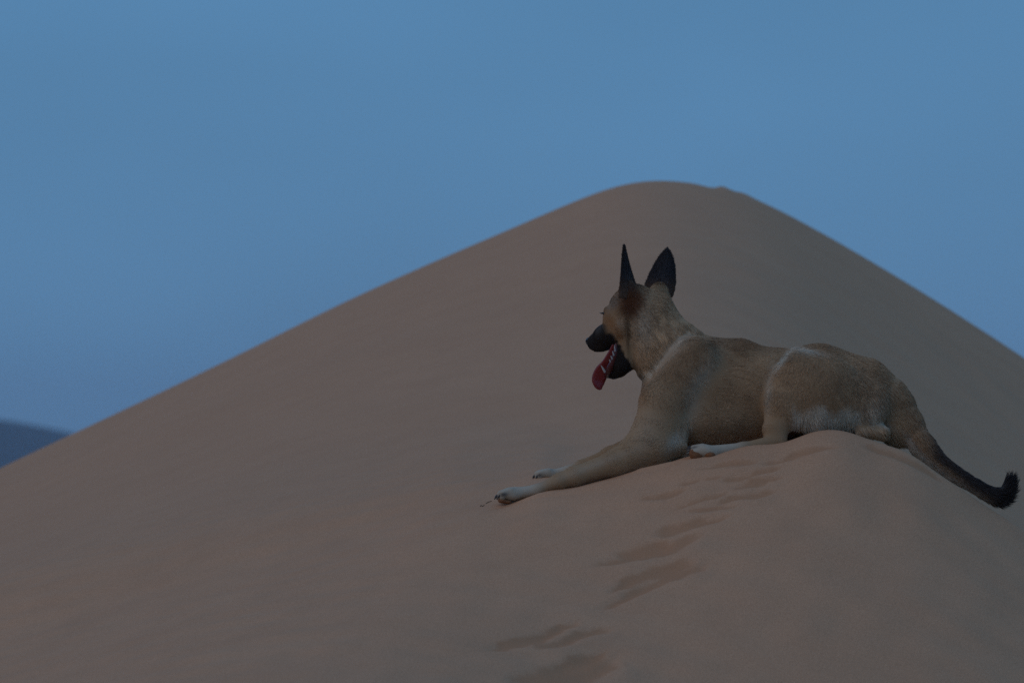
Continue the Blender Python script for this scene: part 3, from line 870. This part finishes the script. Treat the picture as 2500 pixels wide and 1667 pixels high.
def pad_hind():
    ell((1698, 1110, -72), (15, 12, 12), 5); ell((1690, 1104, -76), (8, 7, 8), 4); ell((1706, 1114, -70), (9, 9, 8), 4)
sdf_part('paw_pad', pad_hind, M_PAD, dog, 0.002)
def pad_sole():
    ell((1733, 1110, -76), (13, 10, 8), 5)
sdf_part('paw_pad', pad_sole, M_PAD, dog, 0.002)
def pad_front():
    ell((1226, 1221, -36), (11, 14, 7), 5); ell((1240, 1225, -34), (10, 12, 5), 5)
sdf_part('paw_pad', pad_front, M_PAD, dog, 0.002)

# ------------------------------------------------------------------ fur strands
def strands():
    V, F = BV, BF
    T3 = np.concatenate([F[:, [0, 1, 2]], F[:, [0, 2, 3]]])
    A, B, C = V[T3[:, 0]], V[T3[:, 1]], V[T3[:, 2]]
    nrm = np.cross(B - A, C - A); ar = np.linalg.norm(nrm, axis=1)
    nrm /= np.maximum(ar, 1e-12)[:, None]
    ctr = (A + B + C) / 3
    wgt = ar * np.where(nrm[:, 1] < 0.35, 1.0, 0.30)                       # far side thinner
    hx = to_px(*ctr.T)
    wgt = wgt * np.where((hx[0] < 1620) & (hx[1] < 960), 1.5, 1.0)
    n = 190000
    pick = rng.choice(len(T3), n, p=wgt / wgt.sum())
    r1, r2 = rng.random(n), rng.random(n); sq = np.sqrt(r1)
    R = A[pick] * (1 - sq)[:, None] + B[pick] * (sq * (1 - r2))[:, None] + C[pick] * (sq * r2)[:, None]
    # smooth vertex normals
    VN = np.zeros_like(V)
    for i in range(3): np.add.at(VN, T3[:, i], nrm * ar[:, None])
    VN /= np.maximum(np.linalg.norm(VN, axis=1), 1e-9)[:, None]
    Nn = VN[T3[pick, 0]] * (1 - sq)[:, None] + VN[T3[pick, 1]] * (sq * (1 - r2))[:, None] + VN[T3[pick, 2]] * (sq * r2)[:, None]
    Nn /= np.linalg.norm(Nn, axis=1)[:, None]
    W = prim_weights(R) ** 2
    Ws = W / np.maximum(W.sum(0), 1e-9)
    flow = Ws.T @ np.array([p['flow'] for p in PR]); length = Ws.T @ np.array([p['hair'] for p in PR])
    px, py = to_px(*R.T)
    # fringe under the thigh and at the rump
    length = length + 0.016 * np.exp(-((py - 1030) / 16) ** 2) * sstep(1930, 1960, px) * sstep(2160, 2120, px)
    # brushing: neighbouring strands share a swirl
    q = R * 1.0
    sw = np.stack([sines(q[:, 0] + 3 * q[:, 1], q[:, 2], 51, 0.045, 8), sines(q[:, 0], q[:, 2] + 2 * q[:, 1], 52, 0.05, 8), sines(q[:, 0] - q[:, 1], q[:, 2], 53, 0.04, 8)], -1)
    sw = sw * sstep(2195, 2130, px)[:, None]
    tan0 = flow - (flow * Nn).sum(1)[:, None] * Nn; tan0 /= np.maximum(np.linalg.norm(tan0, axis=1), 1e-6)[:, None]
    flow = flow + 0.11 * sw + rng.normal(0, 0.09, (n, 3))
    tan = flow - (flow * Nn).sum(1)[:, None] * Nn
    tan /= np.maximum(np.linalg.norm(tan, axis=1), 1e-6)[:, None]
    lift = (0.20 + 0.30 * sstep(2400, 2455, px) + 0.16 * sstep(2180, 2230, px) + 0.10 * rng.random(n) + 0.06 * np.clip(sw[:, 0], -1, 1))[:, None]
    length = length + 0.005 * sstep(2410, 2460, px)
    length = (length * (0.6 + 0.7 * rng.random(n)))[:, None]
    K = 4
    g0 = np.array([0, 0, -0.18]); grav = g0[None] - (Nn @ g0)[:, None] * Nn
    pts = np.zeros((n, K, 3), np.float32)
    p = R - Nn * 0.001
    pts[:, 0] = p
    for k in range(1, K):
        f = k / (K - 1)
        d = tan + Nn * lift * (1.15 - 0.75 * f) + grav * f
        d /= np.linalg.norm(d, axis=1)[:, None]
        p = p + d * length / (K - 1)
        pts[:, k] = p
    pts -= OFF.astype(np.float32)
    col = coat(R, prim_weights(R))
    perp = np.cross(Nn, tan0); ph = (R * perp).sum(1)
    streak = sines(ph, (R * tan0).sum(1) * 0.12, 55, 0.0105, 10)
    lum = np.exp(rng.normal(0.03, 0.10, n) + 0.17 * np.clip(streak, -1.8, 1.8) * sstep(2190, 2140, px) + 0.05 * np.clip(sw[:, 1], -1.5, 1.5))
    col = np.clip(col * lum[:, None], 0, 0.9)
    def more(V, F, cols, up, cnt, ln):
        f = np.asarray(F)[rng.integers(0, len(F), cnt)]
        w4 = rng.dirichlet((1, 1, 1, 1), cnt)
        r0 = (V[f] * w4[:, :, None]).sum(1); c0 = (cols[f] * w4[:, :, None]).sum(1)
        nn = np.cross(V[f[:, 2]] - V[f[:, 0]], V[f[:, 3]] - V[f[:, 1]]); nn /= np.maximum(np.linalg.norm(nn, axis=1), 1e-9)[:, None]
        d0 = up[None] + 0.30 * nn + rng.normal(0, 0.16, (cnt, 3)); d0 /= np.linalg.norm(d0, axis=1)[:, None]
        L_ = ln * (0.5 + rng.random(cnt))[:, None]
        q_ = np.stack([r0 + d0 * L_ * k / 3 for k in range(4)], 1) - OFF
        return q_.astype(np.float32), np.clip(c0 * np.exp(rng.normal(0.15, 0.35, cnt))[:, None], 0, 0.9), L_
    for (eV, eF, eC, eU) in EARS:
        a_, c_, l_ = more(eV, eF, eC, eU, 5000, 0.004)
        pts = np.concatenate([pts, a_]); col = np.concatenate([col, c_]); length = np.concatenate([length, l_]); n += len(a_)
    hc = bpy.data.hair_curves.new('fur')
    hc.add_curves([K] * n)
    hc.attributes['position'].data.foreach_set('vector', pts.reshape(-1))
    rad = hc.attributes.get('radius') or hc.attributes.new('radius', 'FLOAT', 'POINT')
    rr = np.clip(length * 0.035, 0.00032, 0.00060) * np.array([1.0, 0.9, 0.65, 0.12])[None, :]
    rad.data.foreach_set('value', rr.astype(np.float32).reshape(-1))
    ca = hc.attributes.new('coat', 'FLOAT_COLOR', 'CURVE')
    c4 = np.ones((n, 4), np.float32); c4[:, :3] = col
    ca.data.foreach_set('color', c4.reshape(-1))
    hc.materials.append(M_FUR)
    o = bpy.data.objects.new('fur', hc); COL.objects.link(o); o.parent = body
strands()

# ------------------------------------------------------------------ two bits of twig before the paw
def twig(label, pix, r):
    C = []
    for a, b_ in pix:
        h_ = hit(a, b_); z = dune_height(np.array([h_[0]]), np.array([h_[1]]))[0][0]
        C.append((h_[0], h_[1], z + r * 0.6))
    C = np.array(C)
    V, F = [], []
    T = np.gradient(C, axis=0)
    for i, (c, t) in enumerate(zip(C, T)):
        t = t / np.linalg.norm(t); s = np.cross(t, (0, 0, 1)); s /= np.linalg.norm(s); u = np.cross(s, t)
        rr = r * (0.55 + 0.45 * math.sin(math.pi * (i + 0.5) / len(C)))
        for k in range(6):
            th = k * math.pi / 3
            V.append(c + (s * math.cos(th) + u * math.sin(th)) * rr)
    for i in range(len(C) - 1):
        for k in range(6):
            F.append([i * 6 + k, i * 6 + (k + 1) % 6, (i + 1) * 6 + (k + 1) % 6, (i + 1) * 6 + k])
    F.append(list(range(5, -1, -1))); F.append([len(C) * 6 - 6 + k for k in range(6)])
    me = bpy.data.meshes.new('twig'); me.from_pydata([tuple(v - C[0]) for v in V], [], F); me.update()
    me.materials.append(M_TWIG)
    o = bpy.data.objects.new('twig', me); o.location = C[0]; COL.objects.link(o)
    tag(o, label, 'twig')
twig('short dark twig on the sand just before the dog\'s front paw', [(1186, 1231), (1191, 1228), (1195, 1226.5), (1201, 1225)], 0.0011)
twig('tiny crooked twig on the sand, the farther one from the paw', [(1172, 1238), (1175, 1235.5), (1178, 1238.5), (1182, 1235)], 0.0011)
